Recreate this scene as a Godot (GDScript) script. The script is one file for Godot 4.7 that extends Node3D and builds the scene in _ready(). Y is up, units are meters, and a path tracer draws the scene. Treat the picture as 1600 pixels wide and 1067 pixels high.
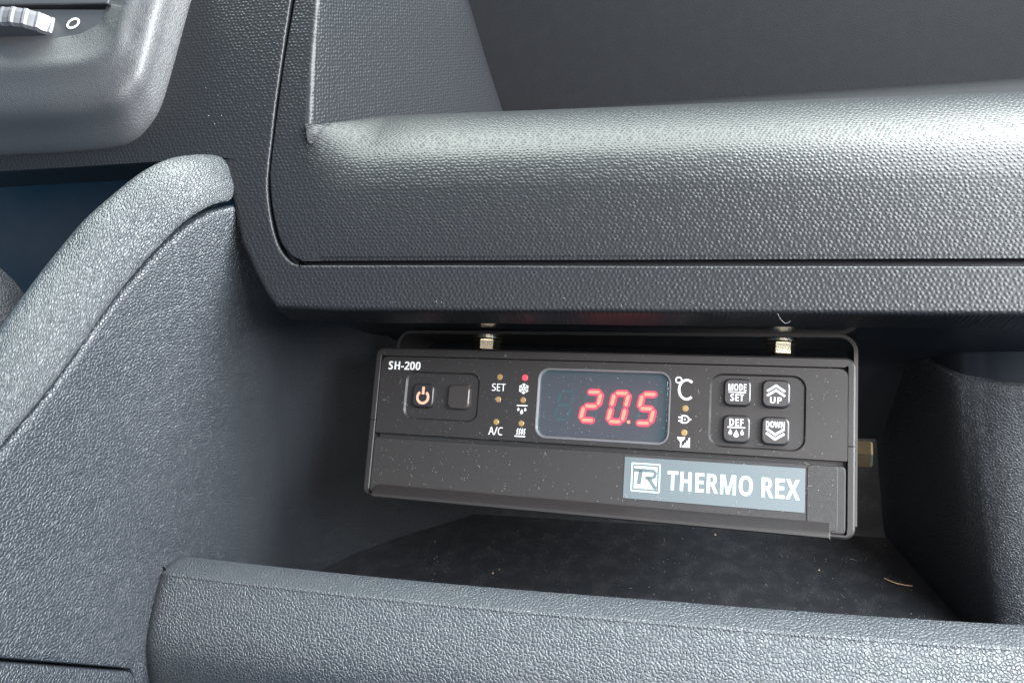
extends Node3D

# All shapes are laid out in millimetres from the lens; ORIGIN puts that point 1.15 m above the cabin floor.
const ORIGIN := Vector3(0, 1.15, 0.4)
const EYE := Vector3.ZERO
# the plane of the dashboard's face: across, up along the face, out of the face
const FACE_POINT := Vector3(0, -82, -256)
const FACE_UP := Vector3(0, 0.8424, -0.5389)
const FACE_OUT := Vector3(0, 0.5389, 0.8424)
# the controller's own axes
const UNIT_X := Vector3(0.98833503, 0.04838128, 0.1444061)
const UNIT_Y := Vector3(0.02793662, 0.87451355, -0.48419582)
const UNIT_Z := Vector3(-0.1497111, 0.48258191, 0.86296077)
const UNIT_AT := Vector3(-26.723, -134.430, -273.156)

var mats := {}
var rng := RandomNumberGenerator.new()
var used := {}

# ---------------------------------------------------------------- nodes

func numbered(called: String) -> String:
	var n: int = used.get(called, 0)
	used[called] = n + 1
	return called if n == 0 else "%s_%03d" % [called, n]

func thing(called: String, label: String, category: String, base: Vector3, group := "") -> Node3D:
	var o := Node3D.new()
	o.name = numbered(called)
	add_child(o)
	o.position = ORIGIN + base * 0.001
	o.set_meta("base", base)
	o.set_meta("label", label)
	o.set_meta("category", category)
	if group:
		o.set_meta("group", group)
	return o

# a part whose mesh is laid out in scene millimetres
func part(called: String, mesh: Mesh, mat: Material, parent: Node3D, label := "") -> MeshInstance3D:
	var o := MeshInstance3D.new()
	o.name = called
	o.mesh = mesh
	o.material_override = mat
	parent.add_child(o, true)
	if parent.has_meta("base"):
		var b: Vector3 = parent.get_meta("base")
		o.position = -b * 0.001
	if label:
		o.set_meta("label", label)
	return o

# a part whose mesh is laid out in the parent's own axes
func piece(called: String, mesh: Mesh, mat: Material, parent: Node3D, at := Vector3.ZERO, label := "") -> MeshInstance3D:
	var o := MeshInstance3D.new()
	o.name = called
	o.mesh = mesh
	o.material_override = mat
	parent.add_child(o, true)
	o.position = at * 0.001
	if label:
		o.set_meta("label", label)
	return o

# ---------------------------------------------------------------- textures and materials

func lin(r: float, g: float, b: float) -> Color:
	return Color(r, g, b).linear_to_srgb()

func dots_image(cols: int, rows: int, size: int) -> Image:
	var im := Image.create(size, size, false, Image.FORMAT_RF)
	var r := RandomNumberGenerator.new()
	r.seed = 11
	var pts := []
	for j in rows:
		var line := []
		for i in cols:
			line.append(Vector3(i + 0.5 * (j % 2) + 0.25 + r.randf_range(-0.24, 0.24), j + 0.5 + r.randf_range(-0.24, 0.24), r.randf_range(0.45, 1.0)))
		pts.append(line)
	var data := PackedFloat32Array()
	data.resize(size * size)
	for y in size:
		var fy := float(y) / size * rows
		var j0 := int(floor(fy))
		for x in size:
			var fx := float(x) / size * cols
			var h := 0.0
			for dj in [-1, 0, 1]:
				var j := posmod(j0 + dj, rows)
				var i0 := int(floor(fx - 0.5 * (j % 2)))
				for di in [-1, 0, 1]:
					var i := posmod(i0 + di, cols)
					var p: Vector3 = pts[j][i]
					var dx := absf(fx - p.x)
					dx = minf(dx, cols - dx)
					var dy := absf(fy - p.y)
					dy = minf(dy, rows - dy) * 0.87
					var d := sqrt(dx * dx + dy * dy) / 0.43
					if d < 1.0:
						h = maxf(h, p.z * (1.0 - d * d) * (1.0 - d * d * 0.4))
			data[y * size + x] = h
	im.set_data(size, size, false, Image.FORMAT_RF, data.to_byte_array())
	return im

func leather_image(size: int, freq: float, seed_: int, warp: float) -> Image:
	var n := FastNoiseLite.new()
	n.seed = seed_
	n.noise_type = FastNoiseLite.TYPE_CELLULAR
	n.cellular_return_type = FastNoiseLite.RETURN_DISTANCE2_SUB
	n.cellular_distance_function = FastNoiseLite.DISTANCE_EUCLIDEAN
	n.cellular_jitter = 1.0
	n.frequency = freq
	n.fractal_type = FastNoiseLite.FRACTAL_NONE
	n.domain_warp_enabled = true
	n.domain_warp_type = FastNoiseLite.DOMAIN_WARP_SIMPLEX
	n.domain_warp_amplitude = warp
	n.domain_warp_frequency = freq * 0.9
	var a := n.get_seamless_image(size, size)
	a.convert(Image.FORMAT_RF)
	var f := FastNoiseLite.new()
	f.seed = seed_ + 5
	f.frequency = freq * 2.5
	f.fractal_octaves = 3
	var b := f.get_seamless_image(size, size)
	b.convert(Image.FORMAT_RF)
	var da := a.get_data().to_float32_array()
	var db := b.get_data().to_float32_array()
	for i in da.size():
		var v := clampf(da[i] * 2.2, 0.0, 1.0)
		da[i] = 0.75 * (1.0 - (1.0 - v) * (1.0 - v)) + 0.25 * db[i]
	a.set_data(size, size, false, Image.FORMAT_RF, da.to_byte_array())
	return a

func noise_image(size: int, freq: float, seed_: int, octaves := 4) -> Image:
	var f := FastNoiseLite.new()
	f.seed = seed_
	f.frequency = freq
	f.fractal_octaves = octaves
	var b := f.get_seamless_image(size, size)
	b.convert(Image.FORMAT_RF)
	return b

# colour map: a base colour with soft blotches of dust and small pale specks (dust lies on every surface here)
func dusty_image(size: int, base: Color, dust: Color, amount: float, specks: int, seed_: int) -> Image:
	var im := Image.create(size, size, false, Image.FORMAT_RGB8)
	var na := noise_image(size, 5.0 / size, seed_).get_data().to_float32_array()
	var nb := noise_image(size, 60.0 / size, seed_ + 1, 2).get_data().to_float32_array()
	for y in size:
		for x in size:
			var k := y * size + x
			var t := clampf((na[k] - 0.35) * 1.4, 0.0, 1.0) * clampf((nb[k] - 0.3) * 1.8, 0.0, 1.0) * amount
			im.set_pixel(x, y, base.lerp(dust, t))
	var r := RandomNumberGenerator.new()
	r.seed = seed_
	for i in specks:
		var c := base.lerp(dust, r.randf_range(0.35, 1.0))
		var x := r.randi_range(0, size - 3)
		var y := r.randi_range(0, size - 3)
		im.fill_rect(Rect2i(x, y, 1 + int(r.randf() < 0.3), 1 + int(r.randf() < 0.3)), c)
	return im

func tex(im: Image) -> ImageTexture:
	return ImageTexture.create_from_image(im)

func mat(called: String, col: Color, rough: float, metal := 0.0) -> StandardMaterial3D:
	var m := StandardMaterial3D.new()
	m.resource_name = called
	m.albedo_color = col
	m.roughness = rough
	m.metallic = metal
	mats[called] = m
	return m

func relief(m: StandardMaterial3D, t: Texture2D, cm: float, tile: Vector2, triplanar := false) -> void:
	m.heightmap_enabled = true
	m.heightmap_texture = t
	m.heightmap_scale = cm
	m.uv1_scale = Vector3(1.0 / tile.x, 1.0 / tile.y, 1.0 / tile.x)
	m.uv1_triplanar = triplanar

func build_materials() -> void:
	var dots := tex(dots_image(24, 28, 768))
	var leather := tex(leather_image(640, 0.045, 3, 14.0))
	var leather_b := tex(leather_image(640, 0.05, 8, 18.0))
	var fine := tex(noise_image(512, 0.09, 21, 4))
	var dusty := tex(dusty_image(512, Color(0.82, 0.82, 0.84), Color(1.0, 1.0, 1.0), 1.0, 90, 4))

	var m := mat("dash_plastic", lin(0.0085, 0.009, 0.0102), 0.36)
	m.metallic_specular = 0.29
	relief(m, dots, 0.014, Vector2(0.0385, 0.039))
	m = mat("console_leather", lin(0.025, 0.0285, 0.033), 0.33)
	relief(m, leather, 0.042, Vector2(0.046, 0.031))
	m.albedo_texture = dusty
	m = mat("lip_leather", lin(0.025, 0.0285, 0.033), 0.33)
	relief(m, leather_b, 0.034, Vector2(0.037, 0.039))
	m = mat("vent_plastic", lin(0.030, 0.030, 0.032), 0.40)
	relief(m, leather_b, 0.010, Vector2(0.026, 0.026))
	m = mat("smooth_plastic", lin(0.032, 0.034, 0.040), 0.38)
	relief(m, fine, 0.004, Vector2(0.05, 0.05))
	m.albedo_texture = dusty
	m = mat("tray_plastic", lin(0.0085, 0.009, 0.0102), 0.6)
	m.metallic_specular = 0.29
	relief(m, fine, 0.004, Vector2(0.05, 0.05))
	m.albedo_texture = dusty
	m = mat("underside_plastic", lin(0.018, 0.020, 0.024), 0.3)
	m.metallic_specular = 0.3
	m = mat("floor_plastic", lin(0.075, 0.078, 0.084), 0.5)
	relief(m, fine, 0.012, Vector2(0.06, 0.06))
	m.albedo_texture = tex(dusty_image(512, Color(0.50, 0.51, 0.53), Color(1.0, 0.98, 0.95), 1.0, 700, 9))
	m = mat("unit_plastic", lin(0.019, 0.0162, 0.0158), 0.5)
	relief(m, fine, 0.003, Vector2(0.016, 0.016), true)
	m.albedo_texture = tex(dusty_image(512, Color(0.80, 0.79, 0.79), Color(1, 0.99, 0.97), 1.0, 700, 14))
	m = mat("flap_plastic", lin(0.0205, 0.018, 0.0176), 0.55)
	relief(m, fine, 0.008, Vector2(0.012, 0.012), true)
	m.albedo_texture = mats["unit_plastic"].albedo_texture
	mat("housing_metal", lin(0.02, 0.02, 0.022), 0.5)
	mat("bracket_steel", lin(0.035, 0.033, 0.033), 0.3, 0.3)
	mat("zinc_steel", lin(0.72, 0.66, 0.52), 0.26, 1.0)
	mat("brass_steel", lin(0.42, 0.30, 0.17), 0.3, 1.0)
	mat("button_rubber", lin(0.016, 0.015, 0.016), 0.34)
	mat("dead_button_rubber", lin(0.03, 0.024, 0.022), 0.3)
	mat("white_print", lin(0.62, 0.62, 0.62), 0.6)
	mat("orange_print", lin(0.62, 0.30, 0.20), 0.6)
	mat("lamp_unlit", lin(0.22, 0.14, 0.055), 0.3)
	mat("lamp_ring", lin(0.02, 0.018, 0.018), 0.4)
	mat("sticker", lin(0.085, 0.104, 0.112), 0.42)
	mat("sticker_print", lin(0.40, 0.52, 0.49), 0.45)
	mat("display_back", lin(0.14, 0.016, 0.03), 0.6)
	mat("segment_unlit", lin(0.10, 0.07, 0.08), 0.5)
	m = mat("window_rim", lin(0.10, 0.10, 0.105), 0.3)
	m = mat("segment_lit", lin(0.8, 0.25, 0.15), 0.5)
	m.emission_enabled = true
	m.emission = lin(1.0, 0.20, 0.10)
	m.emission_energy_multiplier = 3.2
	m = mat("halo_lit", lin(0.4, 0.02, 0.05), 0.5)  # glow colour painting the red bloom around lit segments
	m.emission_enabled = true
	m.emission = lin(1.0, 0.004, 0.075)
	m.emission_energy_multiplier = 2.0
	m = mat("lamp_lit", lin(0.7, 0.05, 0.06), 0.25)
	m.emission_enabled = true
	m.emission = lin(1.0, 0.03, 0.05)
	m.emission_energy_multiplier = 0.9
	m = mat("window_pane", lin(0.035, 0.085, 0.092), 0.1)
	m.transparency = BaseMaterial3D.TRANSPARENCY_ALPHA
	m.albedo_color.a = 0.32
	mat("wheel_plastic", lin(0.075, 0.075, 0.08), 0.34)
	mat("straw", lin(0.40, 0.26, 0.16), 0.7)
	mat("crumb", lin(0.45, 0.33, 0.2), 0.8)
	mat("lint", lin(0.36, 0.35, 0.34), 0.9)

# ---------------------------------------------------------------- shapes

func v3(a) -> Vector3:
	return Vector3(a[0], a[1], a[2])

func list(a: Array) -> Array:
	return a.map(func(p): return v3(p))

func spline(p: Array, t: float):
	var n := p.size() - 1
	var f := clampf(t, 0.0, 1.0) * n
	var i := mini(int(f), n - 1)
	f -= i
	var a = p[i]
	var b = p[i + 1]
	var before = p[i - 1] if i > 0 else a * 2.0 - b
	var after = p[i + 2] if i + 2 <= n else b * 2.0 - a
	return 0.5 * (2.0 * a + (b - before) * f + (2.0 * before - 5.0 * a + 4.0 * b - after) * f * f + (3.0 * a - before - 3.0 * b + after) * f * f * f)

# rows of control points -> a finer grid, by Catmull-Rom both ways
func refine(ctrl: Array, nu: int, nv: int) -> Array:
	var rows := []
	for r in ctrl:
		var line := []
		for i in nu + 1:
			line.append(spline(r, float(i) / nu))
		rows.append(line)
	var out := []
	for j in nv + 1:
		out.append([])
	for i in nu + 1:
		var col := rows.map(func(r): return r[i])
		for j in nv + 1:
			out[j].append(spline(col, float(j) / nv))
	return out

func quad(flip: float, a: int, b: int, c: int, d: int) -> Array:
	return [a, c, b, b, c, d] if flip > 0.0 else [a, b, c, b, d, c]

func uv_at(p: Vector3, mode: String) -> Vector2:
	if mode == "face":
		return Vector2(p.x, (p - FACE_POINT).dot(FACE_UP)) * 0.001
	if mode == "wall":
		return Vector2(p.z, p.y) * 0.001
	return Vector2(-p.z + p.x * 0.8, -p.y) * 0.001

# a sheet of that thickness through a grid of points (millimetres), front towards «towards», texture laid in metres
func sheet(g: Array, thick := 2.0, towards := EYE, uv_mode := "") -> ArrayMesh:
	var nj := g.size()
	var ni: int = g[0].size()
	var v := PackedVector3Array()
	var nrm := PackedVector3Array()
	var uv := PackedVector2Array()
	var idx := PackedInt32Array()
	var sj := []
	var across := []
	for j in nj:
		var s := 0.0
		var line := [0.0]
		for i in range(1, ni):
			s += g[j][i].distance_to(g[j][i - 1])
			line.append(s)
		across.append(line)
	var along := []
	for i in ni:
		var s := 0.0
		var line := [0.0]
		for j in range(1, nj):
			s += g[j][i].distance_to(g[j - 1][i])
			line.append(s)
		along.append(line)
	var mid: Vector3 = g[nj / 2][ni / 2]
	var flip := 1.0
	for j in nj:
		for i in ni:
			var du: Vector3 = g[j][mini(i + 1, ni - 1)] - g[j][maxi(i - 1, 0)]
			var dv: Vector3 = g[mini(j + 1, nj - 1)][i] - g[maxi(j - 1, 0)][i]
			var c := du.cross(dv)
			nrm.append(c.normalized() if c.length() > 1e-9 else Vector3.ZERO)
			v.append(g[j][i] * 0.001)
			uv.append(uv_at(g[j][i], uv_mode) if uv_mode else Vector2(across[nj / 2][i], along[ni / 2][j]) * 0.001)
	if nrm[(nj / 2) * ni + ni / 2].dot(towards - mid) < 0.0:
		flip = -1.0
	for k in nrm.size():
		if nrm[k] == Vector3.ZERO:
			nrm[k] = nrm[k - 1] if k > 0 else Vector3.UP * flip
		nrm[k] *= flip
	for j in nj - 1:
		for i in ni - 1:
			idx.append_array(quad(flip, j * ni + i, j * ni + i + 1, (j + 1) * ni + i, (j + 1) * ni + i + 1))
	var n0 := v.size()
	for k in n0:
		v.append(v[k] - nrm[k] * thick * 0.001)
		nrm.append(-nrm[k])
		uv.append(uv[k])
	for j in nj - 1:
		for i in ni - 1:
			idx.append_array(quad(flip, n0 + j * ni + i + 1, n0 + j * ni + i, n0 + (j + 1) * ni + i + 1, n0 + (j + 1) * ni + i))
	# the rim, as flat strips
	var rim := []
	for i in ni - 1:
		rim.append([i, i + 1])
		rim.append([(nj - 1) * ni + i + 1, (nj - 1) * ni + i])
	for j in nj - 1:
		rim.append([(j + 1) * ni, j * ni])
		rim.append([j * ni + ni - 1, (j + 1) * ni + ni - 1])
	for e in rim:
		var a: int = e[0]
		var b: int = e[1]
		var k := v.size()
		var side := (v[b] - v[a]).cross(nrm[a]).normalized()
		for q in [a, b, a + n0, b + n0]:
			v.append(v[q])
			nrm.append(side if side != Vector3.ZERO else nrm[a])
			uv.append(uv[q])
		idx.append_array([k, k + 1, k + 2, k + 1, k + 3, k + 2])
	var arrays := []
	arrays.resize(Mesh.ARRAY_MAX)
	arrays[Mesh.ARRAY_VERTEX] = v
	arrays[Mesh.ARRAY_NORMAL] = nrm
	arrays[Mesh.ARRAY_TEX_UV] = uv
	arrays[Mesh.ARRAY_INDEX] = idx
	var me := ArrayMesh.new()
	me.add_surface_from_arrays(Mesh.PRIMITIVE_TRIANGLES, arrays)
	return me

# closed rings of equal length (millimetres) joined by quads; flat shading keeps small edges crisp
func loft(rings: Array, cap_first := true, cap_last := true) -> ArrayMesh:
	var st := SurfaceTool.new()
	st.begin(Mesh.PRIMITIVE_TRIANGLES)
	st.set_smooth_group(-1)
	for k in rings.size() - 1:
		var a: Array = rings[k]
		var b: Array = rings[k + 1]
		for i in a.size():
			var j := (i + 1) % a.size()
			for p in [a[i], b[i], a[j], a[j], b[i], b[j]]:
				st.add_vertex(p * 0.001)
	for c in [[cap_first, rings[0], false], [cap_last, rings[-1], true]]:
		if c[0]:
			var r: Array = c[1]
			var mid := Vector3.ZERO
			for p in r:
				mid += p / r.size()
			for i in r.size():
				var tri := [mid, r[(i + 1) % r.size()], r[i]] if c[2] else [mid, r[i], r[(i + 1) % r.size()]]
				for p in tri:
					st.add_vertex(p * 0.001)
	st.generate_normals()
	return st.commit()

# a rounded rectangle ring, anticlockwise seen from the front, radii for the corners TR, TL, BL, BR
func ring(cx: float, cy: float, w: float, h: float, r, z: float, seg := 6) -> Array:
	var rad: Array = r if r is Array else [r, r, r, r]
	var out := []
	var corner := [Vector2(1, 1), Vector2(-1, 1), Vector2(-1, -1), Vector2(1, -1)]
	for c in 4:
		var q: float = maxf(rad[c], 0.0)
		var o: Vector2 = Vector2(cx, cy) + corner[c] * (Vector2(w, h) / 2.0 - Vector2(q, q))
		for s in seg + 1:
			var a := PI / 2.0 * (c + float(s) / seg)
			out.append(Vector3(o.x + cos(a) * q, o.y + sin(a) * q, z))
	return out

func slab(cx: float, cy: float, w: float, h: float, r: float, z0: float, z1: float, bevel := 0.3, seg := 6) -> ArrayMesh:
	return loft([ring(cx, cy, w, h, r, z0, seg), ring(cx, cy, w, h, r, z1 - bevel, seg), ring(cx, cy, w - bevel * 0.6, h - bevel * 0.6, r - bevel * 0.3, z1 - bevel * 0.3, seg), ring(cx, cy, w - bevel * 2, h - bevel * 2, r - bevel, z1, seg)])

func disc(cx: float, cy: float, r: float, z0: float, z1: float, bevel := 0.2, seg := 20) -> ArrayMesh:
	var rings := []
	for e in [[r, z0], [r, z1 - bevel], [r - bevel, z1]]:
		var line := []
		for i in seg:
			var a := TAU * i / seg
			line.append(Vector3(cx + cos(a) * e[0], cy + sin(a) * e[0], e[1]))
		rings.append(line)
	return loft(rings)

# thin printed shapes: polygons laid as a film 0.06 mm thick
func film(polys: Array, z: float, thick := 0.06) -> ArrayMesh:
	var st := SurfaceTool.new()
	st.begin(Mesh.PRIMITIVE_TRIANGLES)
	st.set_smooth_group(-1)
	for raw in polys:
		var p: PackedVector2Array = raw
		if Geometry2D.is_polygon_clockwise(p):
			p.reverse()
		var t := Geometry2D.triangulate_polygon(p)
		for k in range(0, t.size(), 3):
			for i in [t[k], t[k + 2], t[k + 1]]:
				st.add_vertex(Vector3(p[i].x, p[i].y, z + thick) * 0.001)
			for i in [t[k], t[k + 1], t[k + 2]]:
				st.add_vertex(Vector3(p[i].x, p[i].y, z) * 0.001)
		for i in p.size():
			var a := p[i]
			var b := p[(i + 1) % p.size()]
			for q in [Vector3(a.x, a.y, z), Vector3(a.x, a.y, z + thick), Vector3(b.x, b.y, z), Vector3(b.x, b.y, z), Vector3(a.x, a.y, z + thick), Vector3(b.x, b.y, z + thick)]:
				st.add_vertex(q * 0.001)
	st.generate_normals()
	return st.commit()

func stroke(points: Array, width: float, round_end := false) -> Array:
	var p := PackedVector2Array()
	for q in points:
		p.append(Vector2(q[0], q[1]) * 100.0 if q is Array else q * 100.0)
	var out := []
	for poly in Geometry2D.offset_polyline(p, width * 50.0, Geometry2D.JOIN_MITER, Geometry2D.END_ROUND if round_end else Geometry2D.END_BUTT):
		var s := PackedVector2Array()
		for q in poly:
			s.append(q / 100.0)
		out.append(s)
	return out

func arc(cx: float, cy: float, rx: float, ry: float, a0: float, a1: float, n := 24) -> Array:
	var out := []
	for i in n + 1:
		var a := deg_to_rad(lerpf(a0, a1, float(i) / n))
		out.append(Vector2(cx + cos(a) * rx, cy + sin(a) * ry))
	return out

func quads_of(points: Array, width: float) -> Array:
	# a closed ring as a chain of small quads
	var out := []
	for i in points.size() - 1:
		out.append_array(stroke([points[i], points[i + 1]], width))
	return out

func drop(cx: float, cy: float, r: float) -> PackedVector2Array:
	var p := PackedVector2Array()
	for q in arc(cx, cy, r, r, 150, 390, 14):
		p.append(q)
	p.append(Vector2(cx, cy + r * 2.2))
	return p

func words(text: String, cx: float, cy: float, w: float, h: float, z: float, bold := true) -> ArrayMesh:
	var f := SystemFont.new()
	f.font_names = PackedStringArray(["Droid Sans"])
	f.font_weight = 700 if bold else 400
	var t := TextMesh.new()
	t.font = f
	t.text = text
	t.font_size = 64
	t.pixel_size = 0.01
	t.depth = 0.02
	t.curve_step = 1.0
	var box := t.get_aabb()
	var k := Vector3(w / box.size.x, h / box.size.y, 0.06 / maxf(box.size.z, 1e-6)) * 0.001
	var tr := Transform3D(Basis.from_scale(k), Vector3(cx, cy, z + 0.03) * 0.001 - box.get_center() * k)
	var st := SurfaceTool.new()
	for s in t.get_surface_count():
		st.append_from(t, s, tr)
	return st.commit()

func face_z(y: float) -> float:
	return -256.0 - (y + 82.0) * 0.63972

# ---------------------------------------------------------------- the scene

func _ready() -> void:
	rng.seed = 5
	var cam := Camera3D.new()
	cam.name = "camera"
	cam.fov = 46.0
	cam.near = 0.01
	cam.far = 20.0
	add_child(cam)
	cam.transform = Transform3D(Basis(Vector3(0.98304138, -0.04767096, -0.17707941), Vector3(-0.01497829, 0.94152321, -0.33661505), Vector3(0.18277113, 0.33355887, 0.92484225)), ORIGIN)
	cam.current = true

	var e := Environment.new()
	e.background_mode = Environment.BG_COLOR
	e.background_color = lin(0.065, 0.205, 0.36)
	e.background_energy_multiplier = 1.0
	e.tonemap_mode = Environment.TONE_MAPPER_LINEAR
	e.tonemap_exposure = 1.2
	e.sdfgi_enabled = true
	e.ssao_enabled = true
	e.ssil_enabled = true
	var we := WorldEnvironment.new()
	we.name = "surroundings"
	we.environment = e
	add_child(we)

	# daylight through the passenger's side window and through the windscreen, both outside the frame
	daylight("side_window_light", Vector3(640, 310, 60), Vector3(-80, -110, -300), Vector2(0.75, 0.40), 14.0, Color(0.96, 0.985, 1.0))
	daylight("open_door_light", Vector3(120, 360, 650), Vector3(0, -180, -340), Vector2(0.7, 0.6), 2.0, Color(1.0, 0.95, 0.91))
	daylight("windscreen_light", Vector3(-60, 560, -560), Vector3(-60, -40, -270), Vector2(1.1, 0.4), 6.5, Color(0.95, 0.99, 0.96))
	daylight("quarter_window_light", Vector3(350, 420, -330), Vector3(140, -20, -310), Vector2(0.45, 0.35), 13.0, Color(0.97, 0.99, 1.0))

	build_materials()
	build_dashboard()
	build_vent()
	build_console()
	build_bin()
	build_bracket()
	build_controller()
	build_litter()

func daylight(called: String, at: Vector3, to: Vector3, size: Vector2, energy: float, c: Color) -> void:
	var l := AreaLight3D.new()
	l.name = called
	l.area_size = size
	l.area_normalize_energy = false
	l.light_energy = energy
	l.light_color = c
	l.shadow_enabled = true
	l.area_range = 6.0
	add_child(l)
	l.look_at_from_position(ORIGIN + at * 0.001, ORIGIN + to * 0.001, Vector3.UP)

# ---------------------------------------------------------------- dashboard

func build_dashboard() -> void:
	var d := thing("dashboard", "black dimpled plastic dashboard with an open tray above a padded edge", "dashboard", Vector3(0, -82, -300))
	var surround_inner := list([[-146.1, 39.9, -334.0], [-146.8, 10.9, -315.4], [-147.1, -13.4, -299.9], [-146.8, -25.8, -292.0], [-146.6, -33.5, -287.0], [-146.0, -41.2, -282.1], [-143.4, -50.9, -275.9], [-139.3, -60.0, -270.1], [-134.7, -65.0, -266.9], [-129.5, -67.1, -265.6], [-116.6, -67.2, -265.5], [-7.5, -67.6, -265.2], [220, -68.2, -264.8]])
	var surround_outer := list([[-315.6, 51.6, -341.5], [-303.1, 8.6, -313.9], [-290.6, -34.5, -286.4], [-220.2, -32.7, -287.5], [-168.2, -31.0, -288.6], [-161.8, -42.0, -281.6], [-153.7, -60.3, -269.9], [-146.5, -70.3, -263.5], [-141.2, -76.9, -259.3], [-136.8, -80.9, -256.7], [-114.7, -81.7, -256.2], [-7.1, -81.5, -256.3], [220, -81.4, -256.4]])
	var inner := []
	var outer := []
	for k in surround_inner.size() - 1:
		for s in 6:
			var t := s / 6.0
			if k >= 3:
				inner.append(spline(surround_inner, (k + t) / 12.0))
			else:
				inner.append(surround_inner[k].lerp(surround_inner[k + 1], t))
			outer.append(surround_outer[k].lerp(surround_outer[k + 1], t))
	inner.append(surround_inner[-1])
	outer.append(surround_outer[-1])
	var rows := []
	var steps := [[0.0, -9.0, 0.0], [0.0, -3.0, 0.0], [0.0, -1.1, 0.1], [0.0, -0.4, 0.35], [0.0, -0.08, 0.8], [0.0, 0.0, 1.4], [0.2, 0, 0], [0.4, 0, 0], [0.6, 0, 0], [0.8, 0, 0], [1.0, 0.0, -2.0], [1.0, -0.1, -1.1], [1.0, -0.5, -0.4], [1.0, -1.4, 0.0], [1.0, -4.0, 0.3], [1.0, -14.0, 1.0]]
	for s in steps:
		var line := []
		for i in inner.size():
			var a: Vector3 = inner[i]
			var b: Vector3 = outer[i]
			var w: Vector3 = (b - a).normalized()
			line.append(a.lerp(b, s[0]) + FACE_OUT * s[1] + w * s[2])
		rows.append(line)
	part("surround_panel", sheet(rows, 1.5, EYE, "face"), mats.dash_plastic, d)

	# the inset panel's upright column, left of the tray
	var ci := list([[-146.1, 39.9, -334.0], [-146.2, 25.2, -324.6], [-147.2, -0.8, -308.0], [-146.6, -33.5, -287.0], [-146.0, -41.2, -282.1], [-143.4, -50.9, -275.9], [-139.3, -60.0, -270.1], [-134.9, -64.4, -267.3], [-130.0, -66.2, -266.1]])
	var co := list([[-137.0, 39.3, -333.6], [-136.4, 24.6, -324.2], [-135.3, 3.3, -310.6], [-134.1, -18.4, -296.7], [-131.9, -28.4, -290.3], [-128.8, -39.3, -283.3], [-125.9, -50.0, -276.4], [-122.9, -60.5, -269.8], [-121.1, -66.2, -266.1]])
	rows = []
	for s in [[0.0, -8.0, 0.9], [0.0, -2.0, 0.95], [0.0, -0.7, 1.05], [0.0, -0.2, 1.35], [0.0, 0.0, 1.9], [0.4, 0.0, 0.9], [0.7, 0.0, 0.4], [1.0, 0.0, 0.0]]:
		var line := []
		for i in 49:
			var a: Vector3 = spline(ci, i / 48.0)
			var b: Vector3 = spline(co, i / 48.0)
			var w: Vector3 = (b - a).normalized()
			line.append(a.lerp(b, s[0]) + FACE_OUT * s[1] + w * s[2])
		rows.append(line)
	part("inset_column", sheet(rows, 1.5, EYE, "face"), mats.dash_plastic, d)

	# the padded edge: its profile runs from the lower groove over the rounded top to the tray floor
	var prof := [Vector2(-67.2, -272.0), Vector2(-66.7, -267.6), Vector2(-66.3, -266.5), Vector2(-65.3, -266.7), Vector2(-58, -271.35), Vector2(-46.3, -279.6), Vector2(-40, -284.6), Vector2(-33, -292), Vector2(-27.4, -302), Vector2(-23.2, -314), Vector2(-21.0, -326), Vector2(-21.2, -338), Vector2(-24.4, -352), Vector2(-27.0, -400), Vector2(-27.0, -470), Vector2(-27.0, -540)]
	var left_y := [-67.0, -50.0, -39.3, -28.4, -18.4]
	var left_x := [-121.1, -125.9, -128.8, -131.9, -134.1]
	rows = []
	for j in 61:
		var q: Vector2 = spline(prof, j / 60.0)
		var yy := clampf(q.x, -67.0, -18.4)
		var xl := -121.1
		for k in 4:
			if yy >= left_y[k] and yy <= left_y[k + 1]:
				xl = lerpf(left_x[k], left_x[k + 1], (yy - left_y[k]) / (left_y[k + 1] - left_y[k]))
		var line := []
		for i in 41:
			var x := lerpf(xl, xl + 24.0, i / 16.0) if i <= 16 else lerpf(xl + 24.0, 230.0, (i - 16) / 24.0)
			var w := smoothstep(0.0, 1.0, minf(1.0, (x - xl) / 24.0))
			var p := Vector3(x, q.x + (x - 10.0) * 0.02 * smoothstep(-345.0, -380.0, q.y), q.y)
			if j > 12:
				p = p.lerp(Vector3(x, minf(q.x, -19.5), maxf(q.y, face_z(minf(q.x, -19.5)))), 1.0 - w)
			line.append(p)
		rows.append(line)
	part("padded_edge", sheet(rows, 1.5, EYE), mats.dash_plastic, d)

	# tray side wall with rounded rims in front and behind
	var wf := list([[-137.3, 50, -340.5], [-136.4, 24.6, -324.2], [-135.3, 3.3, -310.6], [-133.2, -24.0, -294.0]])
	var wb := list([[-110.0, 56.0, -440.0], [-101.5, 28.6, -440.0], [-94.0, 0.1, -440.0], [-85.3, -30.5, -440.0]])
	rows = []
	for s in [[0.0, Vector3(-0.8, 0, 0)], [0.0, Vector3(0.0, 0, -0.1)], [0.0, Vector3(0.9, 0, -0.7)], [0.0, Vector3(1.7, 0, -1.9)], [0.08, Vector3(1.0, 0, -0.6)], [0.3, Vector3.ZERO], [0.5, Vector3.ZERO], [0.7, Vector3.ZERO], [0.9, Vector3.ZERO], [0.97, Vector3(0.3, 0, 0.4)], [1.0, Vector3(0.4, 0, -0.6)], [1.0, Vector3(0.1, 0, -2.2)], [1.0, Vector3(-1.2, 0, -4.0)], [1.0, Vector3(-6, 0, -30)]]:
		var line := []
		for i in 17:
			line.append(spline(wf, i / 16.0).lerp(spline(wb, i / 16.0), s[0]) + s[1])
		rows.append(line)
	part("tray_side_wall", sheet(rows, 1.0, EYE, "wall"), mats.dash_plastic, d)
	rows = []
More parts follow.
